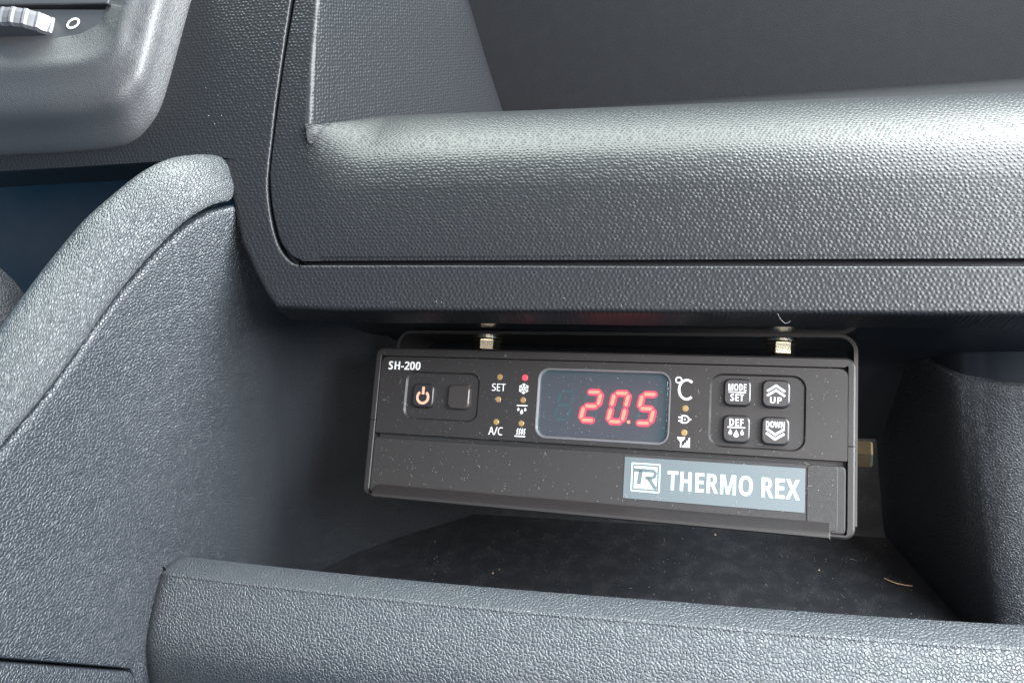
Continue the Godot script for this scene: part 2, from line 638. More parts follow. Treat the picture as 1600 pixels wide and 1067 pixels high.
	for y in [-34.0, -18.0, -14.0, 0.0, 30.0, 49.0]:
		var line := []
		for x in [-125.0, -70.0, 0.0, 80.0, 160.0, 300.0]:
			line.append(Vector3(x, y, -452.0 - (x + 70.0) * 0.12 + y * 0.20))
		rows.append(line)
	part("tray_back_wall", sheet(rows, 2.0), mats.tray_plastic, d)
	rows = []
	for y in [-64.0, -50.0, -40.0, 0.0, 45.0]:
		var line := []
		for x in [-151.0, -136.0]:
			line.append(Vector3(x, y, face_z(y)) - FACE_OUT * 7.0)
		rows.append(line)
	part("carrier_rail", sheet(rows, 2.0), mats.smooth_plastic, d)
	rows = []
	for y in [-79.0, -72.0, -64.0, -58.0]:
		var line := []
		for x in [-138.0, 40.0, 220.0]:
			line.append(Vector3(x, y, face_z(y)) - FACE_OUT * 6.0)
		rows.append(line)
	part("carrier_rail", sheet(rows, 2.0), mats.smooth_plastic, d)
	# the dashboard's top, running on behind the tray just above the frame
	rows = []
	for e in [[46.0, -446.0], [48.5, -445.0], [50.5, -448.0], [53.0, -460.0], [58.0, -500.0], [66.0, -620.0]]:
		var line := []
		for x in [-135.0, -40.0, 60.0, 160.0, 300.0]:
			line.append(Vector3(x, e[0], e[1] - (x + 70.0) * 0.12))
		rows.append(line)
	part("dash_top", sheet(rows, 3.0, Vector3(0, 400, 0)), mats.dash_plastic, d)
	# the shelf's glossy underside, which the bracket is bolted to
	var top := UNIT_AT + UNIT_Y * 42.7
	rows = []
	for z in [-268.0, -272.0, -278.0, -290.0, -310.0, -330.0, -350.0, -358.0, -366.0, -384.0]:
		var line := []
		for i in 25:
			var x := lerpf(-138.0, 220.0, i / 24.0)
			var zz := maxf(z, -355.0)
			var y := top.y - (UNIT_Y.x * (x - top.x) + UNIT_Y.z * (zz - top.z)) / UNIT_Y.y
			if z < -355.0:
				y = lerpf(y, -187.0, (-355.0 - z) / 29.0)
			line.append(Vector3(x, y, z))
		rows.append(line)
	part("shelf_underside", sheet(rows, 1.0, Vector3(0, -150, -260)), mats.underside_plastic, d)

# ---------------------------------------------------------------- air vent

func on_face(p: Vector3) -> Vector2:
	return Vector2(p.x, (p - FACE_POINT).dot(FACE_UP))

func bar(d: Node3D, turn: Basis, called: String, a: Vector3, w: float, h: float, t: float, m: Material) -> void:
	var s2 := SurfaceTool.new()
	s2.append_from(slab(0, 0, w, h, minf(w, h) * 0.3, -t, 0, 0.5, 3), 0, Transform3D(turn, a * 0.001))
	part(called, s2.commit(), m, d)

func build_vent() -> void:
	var d := thing("air_vent", "black plastic air vent housing with a ribbed thumbwheel marked O", "air vent", Vector3(-240, -28, -300))
	var foot := list([[-291.1, -28.8, -288.8], [-264.2, -27.4, -289.8], [-234.9, -26.9, -290.0], [-215.2, -25.8, -290.7], [-205.6, -23.3, -292.3], [-199.5, -17.8, -295.9], [-195.9, -10.4, -300.6], [-193.6, 3.6, -309.6], [-191.8, 18.0, -318.8], [-190.5, 27.8, -325.1], [-188.4, 42.7, -334.6]])
	var middle := list([[-280.9, -12.3, -284.0], [-255.0, -10.9, -284.9], [-229.5, -10.6, -285.0], [-213.3, -8.9, -286.1], [-204.9, -7.0, -287.4], [-200.0, -2.2, -290.4], [-197.4, 2.2, -293.3], [-196.2, 10.9, -298.8], [-195.3, 20.2, -304.7], [-194.5, 27.2, -309.2], [-194.0, 41.6, -318.4]])
	var ridge := list([[-281.6, 4.1, -290.3], [-255.6, 5.4, -291.1], [-232.9, 5.5, -291.2], [-219.1, 6.3, -291.7], [-211.3, 8.4, -293.1], [-207.2, 11.9, -295.3], [-206.0, 15.5, -297.6], [-205.8, 20.6, -300.9], [-205.4, 24.1, -303.1], [-205.0, 27.6, -305.4], [-205.3, 42.0, -314.5]])
	var plate := list([[-288.9, 15.5, -301.7], [-261.9, 15.4, -301.7], [-244.4, 15.4, -301.7], [-230.2, 16.1, -302.2], [-222.1, 18.1, -303.4], [-218.4, 20.5, -305.0], [-217.4, 23.3, -306.7], [-216.8, 25.7, -308.3], [-216.6, 27.3, -309.3], [-216.3, 28.5, -310.1], [-217.5, 43.2, -319.5]])
	var ctrl := []
	var under := []
	for i in foot.size():
		under.append(foot[i] - FACE_OUT * 4.0)
	ctrl = [under, foot]
	for s in [[foot, middle, 0.5], [middle, middle, 0.0], [middle, ridge, 0.6], [middle, ridge, 0.92], [ridge, plate, 0.12], [ridge, plate, 0.35], [ridge, plate, 0.75], [plate, plate, 0.0]]:
		var line := []
		for i in foot.size():
			line.append(s[0][i].lerp(s[1][i], s[2]))
		ctrl.append(line)
	part("housing", sheet(refine(ctrl, 60, 36), 1.0), mats.vent_plastic, d)
	# face plate below the louvres
	var poly := PackedVector2Array()
	for i in 7:
		poly.append(on_face(plate[i]))
	poly.append(on_face(Vector3(-216.9, 25.3, -307.4)))
	poly.append(on_face(Vector3(-292, 29.9, -310.3)))
	var st := SurfaceTool.new()
	st.append_from(film([poly], 11.8, 2.0), 0, Transform3D(Basis(Vector3(1, 0, 0), FACE_UP, FACE_OUT), FACE_POINT * 0.001))
	part("face_plate", st.commit(), mats.vent_plastic, d)
	var frame := Transform3D(Basis(Vector3(0.9983, -0.0483, 0.0309).normalized(), FACE_UP, FACE_OUT).orthonormalized(), Vector3.ZERO)
	bar(d, frame.basis, "vent_recess", Vector3(-258, 46, -322) - FACE_OUT * 14.0, 92.0, 42.0, 1.0, mats.smooth_plastic)
	bar(d, frame.basis, "louvre", Vector3(-256, 30.0, -309.6) + FACE_OUT * 0.4, 82.0, 2.6, 14.0, mats.vent_plastic)
	for x in [-269.0, -258.1, -247.6, -236.7, -225.6]:
		bar(d, frame.basis, "vane", Vector3(x, 38.0 - (x + 240) * 0.05, -316.0) - FACE_OUT * 2.0, 2.2, 18.0, 10.0, mats.vent_plastic)
	# thumbwheel
	var axis := frame.basis.y
	var hub := Vector3(-254.0, 20.8, -304.6) - FACE_OUT * 9.0
	var wheel := SurfaceTool.new()
	var rings := []
	for e in [[15.0, -4.0], [16.6, -3.3], [17.0, -1.4], [17.0, 1.4], [16.6, 3.3], [15.0, 4.0]]:
		var line := []
		for i in 132:
			var a := TAU * i / 132.0
			var r: float = e[0] + (0.55 if i % 6 < 2 else 0.0)
			line.append(Vector3(cos(a) * r, e[1], -sin(a) * r))
		rings.append(line)
	wheel.append_from(loft(rings), 0, Transform3D(frame.basis.rotated(FACE_OUT, 0.03), hub * 0.001))
	var wh := part("thumbwheel", wheel.commit(), mats.wheel_plastic, d)
	var mk := SurfaceTool.new()
	mk.append_from(slab(0, 0, 3.6, 6.2, 1.0, -1.0, 0.6, 0.3), 0, Transform3D(frame.basis.rotated(frame.basis.y, 0.80).rotated(FACE_OUT, -0.2), (hub + (frame.basis.x * sin(0.86) + frame.basis.z * cos(0.86)) * 17.0) * 0.001))
	piece("white_mark", mk.commit(), mats.white_print, wh)
	st = SurfaceTool.new()
	st.append_from(film(quads_of(arc(0, 0, 2.5, 1.9, 0, 360), 0.85), 0.1), 0, Transform3D(Basis(Vector3(1, 0, 0), FACE_UP, FACE_OUT).rotated(FACE_OUT, 0.4), (Vector3(-229.6, 20.4, -304.3) + FACE_OUT * 0.1) * 0.001))
	part("ring_mark", st.commit(), mats.white_print, d)

# ---------------------------------------------------------------- console and footwell

func console_x(z: float) -> float:
	var zs := [-385.0, -373.0, -357.0, -341.0, -324.0, -302.0, -270.0, -200.0, -150.0, -120.0]
	var xs := [-100.0, -118.0, -139.7, -157.0, -170.0, -177.5, -180.0, -178.0, -175.0, -171.0]
	var t := 0.0
	for k in 9:
		if z >= zs[k] and z <= zs[k + 1]:
			t = (k + (z - zs[k]) / (zs[k + 1] - zs[k])) / 9.0
	if z > -120.0:
		t = 1.0
	return spline(xs, t)

# the side panel leans over the bin towards its top
func console_lean(y: float, z: float) -> float:
	return 26.0 * (1.0 - smoothstep(-300.0, -215.0, z)) * clampf((y + 243.0) / 170.0, 0.0, 1.0)

func build_console() -> void:
	var d := thing("centre_console", "grained black leatherette console side with a rounded cap along its sloping edge", "console", Vector3(-185, -250, -240))
	var seam := list([[-172.5, -112, -122], [-174.9, -100.2, -149.1], [-176.0, -93.7, -167.4], [-177.3, -86.9, -188.6], [-178.3, -79.5, -207.1], [-178.2, -71.3, -223.6], [-175.4, -63.5, -236.2], [-170.5, -54.9, -249.8], [-166.8, -50.0, -258.7], [-163.0, -47.1, -267.4], [-160.9, -46.5, -272.9], [-159.7, -46.7, -276.4]])
	var sil := list([[-188.5, -96, -145], [-190.3, -80.7, -172.0], [-191.6, -69.5, -193.3], [-192.5, -58.9, -213.7], [-191.8, -51.7, -226.7], [-188.9, -44.2, -237.7], [-184.5, -37.3, -250.0], [-180.4, -32.2, -259.5], [-176.1, -29.0, -269.7], [-172.3, -28.9, -280.5], [-170.0, -30.6, -291.1], [-169.6, -33.4, -296.2]])
	# cap: a rounded bead from the seam over the crest to behind it
	var ctrl := []
	for s in [[0.0, Vector3(-5, 0, 0)], [0.0, Vector3(-1.0, 0.5, 0)], [0.0, Vector3(0.5, 1.3, 0.2)], [0.18, Vector3(2.4, 0.6, 0.8)], [0.5, Vector3(3.8, 1.0, 1.3)], [0.82, Vector3(3.4, 1.3, 1.2)], [1.0, Vector3(0, 0, 0)], [1.0, Vector3(-5, -2.5, -2)], [1.0, Vector3(-10, -12, -6)], [1.0, Vector3(-12, -60, -10)]]:
		var line := []
		for i in seam.size():
			line.append(seam[i].lerp(sil[i], s[0]) + s[1])
		ctrl.append(line)
	part("rounded_cap", sheet(refine(ctrl, 66, 45), 1.5), mats.console_leather, d)
	# side panel: from the seam down, turning inwards at the rear corner of the bin
	var cols := []
	for i in 40:
		cols.append(lerpf(-385.0, -120.0, i / 39.0))
	var rows := []
	for j in 34:
		rows.append([])
	for z in cols:
		var ytop := -46.8
		if z > -290.0:
			for k in seam.size() - 1:
				if z <= seam[k].z and z >= seam[k + 1].z:
					ytop = lerpf(seam[k].y, seam[k + 1].y, (z - seam[k].z) / (seam[k + 1].z - seam[k].z))
		var ybot := -250.0
		if z > -200.0:
			ybot = lerpf(-196.4, -134.2, clampf((z + 200.0) / 64.4, 0.0, 1.25))
		var x := console_x(z)
		for j in 34:
			var p := Vector3(x + console_lean(lerpf(ytop - 3.4, ybot, clampf((j - 3) / 28.0, 0.0, 1.0)), z), 0, z)
			if j == 0:
				p += Vector3(-5.0, ytop - 1.2, 0)
			elif j == 1:
				p += Vector3(-1.4, ytop - 1.3, 0)
			elif j == 2:
				p += Vector3(-0.4, ytop - 1.9, 0)
			elif j == 3:
				p += Vector3(0, ytop - 3.4, 0)
			elif j == 33:
				p += Vector3(-14, ybot - 1.0, 0)
			elif j == 32:
				p += Vector3(-0.8, ybot - 0.6, 0)
			else:
				p += Vector3(0, lerpf(ytop - 3.4, ybot, (j - 3) / 28.0), 0)
			rows[j].append(p)
	part("side_panel", sheet(rows, 1.5, Vector3(0, -100, -200), "console"), mats.console_leather, d)
	rows = []
	for j in 12:
		var line := []
		for i in 14:
			var z := lerpf(-206.0, -112.0, i / 13.0)
			var yb := lerpf(-196.4, -134.2, (z + 200.0) / 64.4)
			var dy: float = [-0.5, -0.7, -1.4, -3, -8, -14, -22, -30, -40, -52, -66, -80][j]
			var dx: float = [-14.0, -1.8, -0.9, -0.5, -0.4, -0.4, -0.4, -0.4, -0.4, -0.4, -0.4, -0.4][j]
			line.append(Vector3(console_x(z) + dx, yb + dy - 0.9, z))
		rows.append(line)
	part("lower_panel", sheet(rows, 1.5, Vector3(0, -100, -200), "console"), mats.console_leather, d)

	rows = []
	for y in [-75.0, -150.0, -260.0]:
		var line := []
		for z in [-345.0, -280.0, -215.0, -160.0, -110.0]:
			line.append(Vector3(-192.0, minf(y, -75.0 - maxf(0.0, z + 250.0) * 0.35), z))
		rows.append(line)
	part("core", sheet(rows, 3.0, Vector3(0, -100, -200)), mats.smooth_plastic, d)

	var f := thing("footwell_panel", "dark smooth plastic panel in the shade behind the console's rounded cap", "panel", Vector3(-280, -300, -360))
	rows = []
	for e in [[-20.0, -322.0], [-60.0, -338.0], [-110.0, -345.0], [-200.0, -345.0], [-300.0, -335.0]]:
		var line := []
		for x in [-420.0, -360.0, -300.0, -250.0, -200.0, -186.0]:
			line.append(Vector3(x, e[0], e[1] + (x + 300.0) * 0.05))
		rows.append(line)
	part("back_panel", sheet(refine(rows, 10, 10), 2.0), mats.smooth_plastic, f)
	rows = []
	for e in [[-64.0, -44.0], [-68.0, -28.0], [-76.0, -16.0], [-90.0, -7.0], [-120.0, 0.0], [-170.0, 4.0], [-240.0, 6.0]]:
		var line := []
		for a in [-60.0, -20.0, 15.0, 45.0, 75.0, 110.0]:
			line.append(Vector3(-285.0 + e[1] + sin(deg_to_rad(a)) * 22.0, e[0], -285.0 + cos(deg_to_rad(a)) * 22.0))
		rows.append(line)
	part("knee_pad", sheet(refine(rows, 12, 12), 2.0), mats.console_leather, f)

# ---------------------------------------------------------------- storage bin

func bow(x: float) -> float:
	return -3.5 * pow((x + 13.5) / 125.0, 2.0)

func build_bin() -> void:
	var d := thing("storage_bin", "open black storage bin with a grained leatherette front edge below the controller", "bin", Vector3(-20, -245, -300))
	var rows := []
	for j in 21:
		var line := []
		for i in 31:
			var x := lerpf(-190.0, 150.0, i / 30.0)
			var z := lerpf(-388.0, -228.0, j / 20.0)
			line.append(Vector3(x, -243.0 + sin(x * 0.05) * 0.15 + maxf(0.0, (-376.0 - z) * 0.12), z))
		rows.append(line)
	part("floor", sheet(rows, 2.0, EYE), mats.floor_plastic, d)
	rows = []
	for e in [[-245.0, -382.0], [-238.0, -384.5], [-220.0, -385.0], [-200.0, -385.5], [-189.0, -385.5], [-187.0, -387.0], [-184.0, -391.0], [-170.0, -392.0], [-140.0, -392.0]]:
		var line := []
		for x in [-125.0, -60.0, 0.0, 60.0, 113.0, 122.0]:
			line.append(Vector3(x, e[0], e[1]))
		rows.append(line)
	part("back_wall", sheet(rows, 2.0), mats.floor_plastic, d)
	# right wall: from the rear corner forward, then rounding to face the cabin
	var plan := [Vector2(112, -390), Vector2(117, -379), Vector2(121, -362), Vector2(126, -342), Vector2(131.5, -321), Vector2(136, -309), Vector2(140.5, -301), Vector2(147.5, -297), Vector2(158, -295.5), Vector2(180, -295), Vector2(215, -294)]
	rows = []
	for e in [[-128.0, -4.0], [-128.2, -1.2], [-129.5, -0.2], [-134.0, 0.0], [-150.0, 0.0], [-170.0, 0.0], [-190.0, 0.0], [-210.0, 0.0], [-230.0, 0.0], [-246.0, 0.0]]:
		var line := []
		for i in 41:
			var q: Vector2 = spline(plan, i / 40.0)
			var up: float = e[0] + 243.0
			line.append(Vector3(q.x - e[1] - up * 0.15, e[0], q.y + e[1] * 0.6 - up * 0.16 * smoothstep(126.0, 142.0, q.x)))
		rows.append(line)
	part("right_wall", sheet(rows, 2.0, Vector3(0, -150, -200)), mats.lip_leather, d)
	rows = []
	for y in [-70.0, -100.0, -132.0]:
		var line := []
		for i in 41:
			var q: Vector2 = spline(plan, i / 40.0)
			line.append(Vector3(q.x + 2.6 - (y + 243.0) * 0.15, y, q.y - 2.0 - (y + 243.0) * 0.16 * smoothstep(126.0, 142.0, q.x)))
		rows.append(line)
	part("upper_right_wall", sheet(rows, 1.5, Vector3(0, -150, -200)), mats.underside_plastic, d)
	# front edge
	var prof := [Vector2(-246, -236), Vector2(-215, -230), Vector2(-178, -225.2), Vector2(-171.2, -224.2), Vector2(-170.1, -223.2), Vector2(-169.9, -219.0), Vector2(-169.95, -214.6), Vector2(-170.0, -213.2), Vector2(-170.4, -212.4), Vector2(-171.2, -211.9), Vector2(-175.5, -207.6), Vector2(-181, -202.6), Vector2(-186.5, -198.6), Vector2(-193, -196.0), Vector2(-202, -195.0), Vector2(-216, -195.4), Vector2(-260, -199)]
	rows = []
	for j in 106:
		var q: Vector2 = spline(prof, j / 105.0)
		var line := []
		for i in 49:
			var x := -179.0 + 379.0 * pow(i / 48.0, 1.5)
			var y := q.x - maxf(0.0, x) * 0.018
			var z := q.y + bow(x)
			# the left end rounds off where it meets the console
			var k := clampf((-173.5 - x) / 5.5, 0.0, 1.0)
			y -= k * k * 1.6 if y > -200.0 else 0.0
			z -= k * k * 2.0 if q.y > -215.0 else 0.0
			line.append(Vector3(x, y, z))
		rows.append(line)
	part("front_edge", sheet(rows, 1.5, EYE), mats.lip_leather, d)

# ---------------------------------------------------------------- bracket

func unit_node(called: String, label: String, category: String) -> Node3D:
	var o := Node3D.new()
	o.name = numbered(called)
	add_child(o)
	o.transform = Transform3D(Basis(UNIT_X, UNIT_Y, UNIT_Z).orthonormalized(), ORIGIN + UNIT_AT * 0.001)
	o.set_meta("label", label)
	o.set_meta("category", category)
	return o

func hex_bolt(parent: Node3D, mat_: Material, at: Vector3, dir: Basis, af: float, height: float, flange: float) -> void:
	var rings := []
	var r := af / sqrt(3.0)
	for e in [[r, 0.0], [r, height - 0.8], [r * 0.86, height]]:
		var line := []
		for i in 6:
			var a := TAU * (i + 0.76) / 6.0
			line.append(Vector3(cos(a) * e[0], sin(a) * e[0], e[1]))
		rings.append(line)
	var st := SurfaceTool.new()
	st.append_from(loft(rings), 0, Transform3D(dir, at * 0.001))
	var b := piece("bolt", st.commit(), mat_, parent)
	if flange > 0.0:
		st = SurfaceTool.new()
		st.append_from(disc(0, 0, flange, -0.2, 1.3, 0.6, 28), 0, Transform3D(dir, at * 0.001))
		piece("washer", st.commit(), mat_, b)

func build_bracket() -> void:
	var d := unit_node("mounting_bracket", "thin dark steel U-shaped bracket bolted under the shelf and holding the controller", "bracket")
	var path := [Vector2(-94.2, -22)]
	path.append_array(arc(-88.2, 35.2, 6.0, 6.0, 180, 90, 8))
	path.append_array(arc(88.4, 36.2, 6.0, 6.0, 90, 0, 8))
	path.append(Vector2(94.4, -27))
	var polys := stroke(path, 1.4)
	piece("strap", film(polys, -50.0, 28.0), mats.bracket_steel, d)
	var down := Basis(Vector3(1, 0, 0), Vector3(0, 0, 1), Vector3(0, -1, 0))
	hex_bolt(d, mats.zinc_steel, Vector3(-55.0, 40.4, -31), down, 9.6, 6.2, 6.5)
	hex_bolt(d, mats.zinc_steel, Vector3(67.6, 41.0, -29), down, 9.6, 6.2, 6.5)
	hex_bolt(d, mats.brass_steel, Vector3(95.1, -0.6, -31), Basis(Vector3(0, 0, -1), Vector3(0, 1, 0), Vector3(1, 0, 0)).rotated(Vector3(1, 0, 0), 0.30), 9.4, 5.6, 0.0)

# ---------------------------------------------------------------- controller

func build_controller() -> void:
	var d := unit_node("temperature_controller", "black rectangular temperature controller with a lit red 20.5 display and square buttons", "controller")
	var un: Material = mats.unit_plastic
	piece("housing", slab(0, 0, 179, 55, 2.0, -52, -3.5, 0.3), mats.housing_metal, d)
	# outer frame in two halves that meet in a hairline joint
	frame_half("upper_frame", d, 0.45, 30.7, true)
	frame_half("lower_frame", d, -30.7, 0.15, false)
	# control panel, with its openings
	var z := -0.2
	var top := 26.75
	var bot := -4.75
	var st := SurfaceTool.new()
	st.begin(Mesh.PRIMITIVE_TRIANGLES)
	st.set_smooth_group(-1)
	var cy := (top + bot) / 2.0
	var h := top - bot
	var cells := [[-89.7, -42.0, [-61.5, 11.25, 32.6, 19.6, 4.0], [0, 2.5, 0.5, 0]], [-42.0, -22.6, [], [0, 0, 0, 0]], [-22.6, 31.6, [4.6, 10.45, 50.8, 26.6, 4.2], [0, 0, 0, 0]], [31.6, 41.5, [], [0, 0, 0, 0]], [41.5, 90.5, [60.6, 10.7, 32.8, 26.6, 4.6], [3.2, 0, 0, 0.5]]]
	for c in cells:
		var out := ring((c[0] + c[1]) / 2.0, cy, c[1] - c[0], h, c[3], z)
		var hole: Array = c[2]
		var inn := ring(hole[0], hole[1], hole[2], hole[3], hole[4], z) if hole else []
		for i in out.size():
			var j := (i + 1) % out.size()
			var tri: Array = [out[i], inn[i], out[j], out[j], inn[i], inn[j]] if hole else [out[i], Vector3((c[0] + c[1]) / 2.0, cy, z), out[j]]
			for p in tri:
				st.add_vertex(p * 0.001)
	var rim := [3.2, 2.5, 0.5, 0.5]
	var r0 := ring(0.4, cy, 180.2, h, rim, z)
	var r1 := ring(0.4, cy, 180.5, h + 0.3, rim, z - 0.3)
	var r2 := ring(0.4, cy, 180.5, h + 0.3, rim, -4.0)
	for pair in [[r0, r1], [r1, r2]]:
		for i in r0.size():
			var j := (i + 1) % r0.size()
			for p in [pair[0][i], pair[0][j], pair[1][i], pair[1][i], pair[0][j], pair[1][j]]:
				st.add_vertex(p * 0.001)
	st.generate_normals()
	var panel := piece("control_panel", st.commit(), un, d)
	for hole in [[-61.5, 11.25, 32.6, 19.6, 4.0], [60.6, 10.7, 32.8, 26.6, 4.6]]:
		piece("button_recess", loft([ring(hole[0], hole[1], hole[2], hole[3], hole[4], z), ring(hole[0], hole[1], hole[2] - 1.4, hole[3] - 1.4, hole[4] - 0.6, z - 0.75)], false, true), un, panel)
	# buttons
	var b := button(d, -69.0, 11.2, mats.button_rubber)
	var sign := []
	sign.append_array(stroke(arc(-69.0, 10.4, 2.4, 2.4, 125, 415), 1.05))
	sign.append_array(stroke([[-69.0, 11.6], [-69.0, 14.7]], 1.15))
	piece("power_symbol", film(sign, 1.0), mats.orange_print, b)
	button(d, -53.4, 11.2, mats.dead_button_rubber)
	b = button(d, 53.9, 17.2, mats.button_rubber)
	piece("lettering", words("MODE", 53.9, 19.0, 6.2, 2.5, 1.0), mats.white_print, b)
	piece("underline", film(stroke([[50.9, 17.2], [56.9, 17.2]], 0.45), 1.0), mats.white_print, b)
	piece("lettering", words("SET", 53.9, 15.3, 4.6, 2.5, 1.0), mats.white_print, b)
	b = button(d, 67.0, 17.2, mats.button_rubber)
	var chev := stroke([[64.0, 18.0], [67.0, 20.0], [70.0, 18.0]], 0.8)
	chev.append_array(stroke([[64.0, 16.4], [67.0, 18.4], [70.0, 16.4]], 0.8))
	piece("chevrons", film(chev, 1.0), mats.white_print, b)
	piece("lettering", words("UP", 67.0, 14.9, 3.9, 2.2, 1.0), mats.white_print, b)
	b = button(d, 53.9, 4.2, mats.button_rubber)
	piece("lettering", words("DEF", 53.9, 6.5, 4.8, 2.5, 1.0), mats.white_print, b)
	piece("underline", film(stroke([[50.9, 4.7], [56.9, 4.7]], 0.45), 1.0), mats.white_print, b)
	piece("drops", film([drop(51.9, 2.7, 0.62), drop(53.9, 2.0, 0.85), drop(55.9, 2.7, 0.62)], 1.0), mats.white_print, b)
	b = button(d, 67.0, 4.2, mats.button_rubber)
	piece("lettering", words("DOWN", 67.0, 6.4, 6.2, 2.2, 1.0), mats.white_print, b)
	chev = stroke([[64.0, 4.9], [67.0, 2.9], [70.0, 4.9]], 0.8)
	chev.append_array(stroke([[64.0, 3.3], [67.0, 1.3], [70.0, 3.3]], 0.8))
	piece("chevrons", film(chev, 1.0), mats.white_print, b)
	# indicator lamps
	for q in [[-36.9, 19.8], [-26.4, 19.9, 1], [-36.9, 10.95], [-26.6, 11.1], [-37.1, 2.1], [-26.7, 2.05], [35.7, 10.7], [35.6, 1.9]]:
		var lit: bool = q.size() > 2
		var o := piece("indicator_lamp", disc(q[0], q[1], 1.3, -0.6, 0.05, 0.35, 18), mats.lamp_lit if lit else mats.lamp_unlit, d, Vector3.ZERO, "lit red indicator lamp above the snowflake" if lit else "")
		var rg := []
		for e in [[1.3, -0.15], [1.62, -0.15], [1.62, -0.24]]:
			var line := []
			for i in 18:
				line.append(Vector3(q[0] + cos(TAU * i / 18.0) * e[0], q[1] + sin(TAU * i / 18.0) * e[0], e[1]))
			rg.append(line)
		piece("lamp_ring", loft(rg, false, false), mats.lamp_ring, o)
		if lit:
			var l := OmniLight3D.new()
			l.name = "red_lamp_glow"
			l.light_color = Color(1, 0.08, 0.1)
			l.light_energy = 0.0000045
			l.light_size = 0.0012
			l.omni_range = 1.0
			l.omni_attenuation = 2.0
			l.shadow_enabled = true
			d.add_child(l)
			l.position = Vector3(q[0], q[1], 1.6) * 0.001
	# printing on the panel
	var white: Material = mats.white_print
	piece("lettering", words("SH-200", -79.1, 23.2, 14.6, 3.5, z), white, panel)
	piece("lettering", words("SET", -37.0, 15.75, 5.7, 2.9, z, false), white, panel)
	piece("lettering", words("A/C", -37.0, -1.4, 5.8, 3.1, z, false), white, panel)
	var deg := quads_of(arc(33.0, 21.0, 1.05, 1.05, 0, 360), 0.5)
	deg.append_array(stroke(arc(36.0, 17.6, 2.75, 3.5, 48, 312), 0.85))
	piece("degree_sign", film(deg, z), white, panel)
	var flake := []
	for k in 6:
		var a := deg_to_rad(30.0 + 60.0 * k)
		var u := Vector2(cos(a), sin(a))
		var n := Vector2(-u.y, u.x)
		var c := Vector2(-26.6, 15.6)
		flake.append_array(stroke([c + u * 0.3, c + u * 2.1], 0.42))
		for s in [-1.0, 1.0]:
			flake.append_array(stroke([c + u * 1.1, c + u * 1.75 + n * s * 0.65], 0.36))
	piece("snowflake", film(flake, z), white, panel)
	var drip := stroke([[-29.0, 9.0], [-24.6, 9.0]], 0.42)
	drip.append_array([drop(-28.2, 7.3, 0.45), drop(-26.8, 6.3, 0.6), drop(-25.4, 7.3, 0.45)])
	piece("defrost_symbol", film(drip, z), white, panel)
	var heat := stroke([[-29.0, -2.9], [-24.7, -2.9]], 0.5)
	for k in 4:
		var x := -28.2 + k * 0.95
		heat.append_array(stroke([[x, -2.2], [x + 0.35, -1.5], [x + 0.05, -0.9], [x + 0.5, 0.1]], 0.4))
	piece("heat_symbol", film(heat, z), white, panel)
	var plug := quads_of([Vector2(34.6, 5.5), Vector2(36.3, 5.5), Vector2(37.1, 6.2), Vector2(37.1, 7.3), Vector2(36.3, 8.0), Vector2(34.6, 8.0), Vector2(34.6, 5.4)], 0.5)
	for s in [[[33.4, 6.1], [34.6, 6.1]], [[33.4, 7.4], [34.6, 7.4]], [[37.1, 6.75], [38.0, 6.75]], [[35.4, 6.75], [36.0, 6.75]]]:
		plug.append_array(stroke(s, 0.55))
	piece("plug_symbol", film(plug, z), white, panel)
	var ant := []
	for s in [[[33.3, 0.1], [36.0, 0.1]], [[33.4, 0.0], [34.6, -1.4]], [[35.9, 0.0], [34.6, -1.4]], [[34.6, 0.1], [34.6, -3.4]], [[35.5, -2.6], [35.5, -3.4]], [[36.2, -1.8], [36.2, -3.4]], [[36.9, -0.9], [36.9, -3.4]], [[37.6, 0.2], [37.6, -3.4]]]:
		ant.append_array(stroke(s, 0.42))
	piece("signal_symbol", film(ant, z), white, panel)
	build_display(d, z)
	# lower flap, its pull lip and the nameplate
	var flap := piece("lower_flap", slab(0.0, -17.9, 180.2, 22.6, 1.6, -4.0, -0.35, 0.5), mats.flap_plastic, d)
	piece("end_pad", slab(82.6, -17.6, 9.8, 21.6, 1.2, -0.6, -0.1, 0.2), mats.flap_plastic, flap)
	var lip := []
	for e in [[-0.6, -25.6, 0.0], [0.6, -25.7, 0.0], [5.4, -28.6, 0.2], [6.1, -29.2, 0.4], [6.2, -30.2, 0.4], [5.6, -30.7, 0.2], [-0.6, -30.6, 0.0]]:
		var line := []
		for x in [-85.6 + e[2], -85.2 + e[2], 84.9 - e[2], 85.3 - e[2]]:
			line.append(Vector3(x, e[1] - (0.5 if absf(x) > 84.95 - e[2] * 0.5 and x > 84.95 - e[2] else 0.0), e[0]))
		lip.append(line)
	var lr := []
	for i in 4:
		var line := []
		for e in lip:
			line.append(e[i])
		lr.append(line)
	piece("pull_lip", loft(lr), mats.unit_plastic, flap)
	var plate := piece("nameplate", slab(45.75, -15.55, 62.6, 15.0, 0.2, -0.5, -0.18, 0.06, 2), mats.sticker, d, Vector3.ZERO, "pale blue-grey sticker reading THERMO REX")
	var pz := -0.17
	piece("lettering", words("THERMO REX", 52.9, -15.4, 45.0, 6.9, pz), mats.sticker_print, plate)
	var emblem := quads_of([Vector2(17.4, -10.2), Vector2(27.5, -10.2), Vector2(27.5, -20.1), Vector2(17.4, -20.1), Vector2(17.4, -10.0)], 0.5)
	emblem.append(PackedVector2Array([Vector2(18.3, -11.1), Vector2(26.6, -11.1), Vector2(26.6, -19.2), Vector2(18.3, -19.2)]))
	var em := piece("emblem", film(emblem, pz), mats.sticker_print, plate)
	var tr := stroke([[18.3, -12.6], [22.9, -12.6]], 1.3)
	tr.append_array(stroke([[20.7, -12.4], [20.1, -17.6]], 1.5))
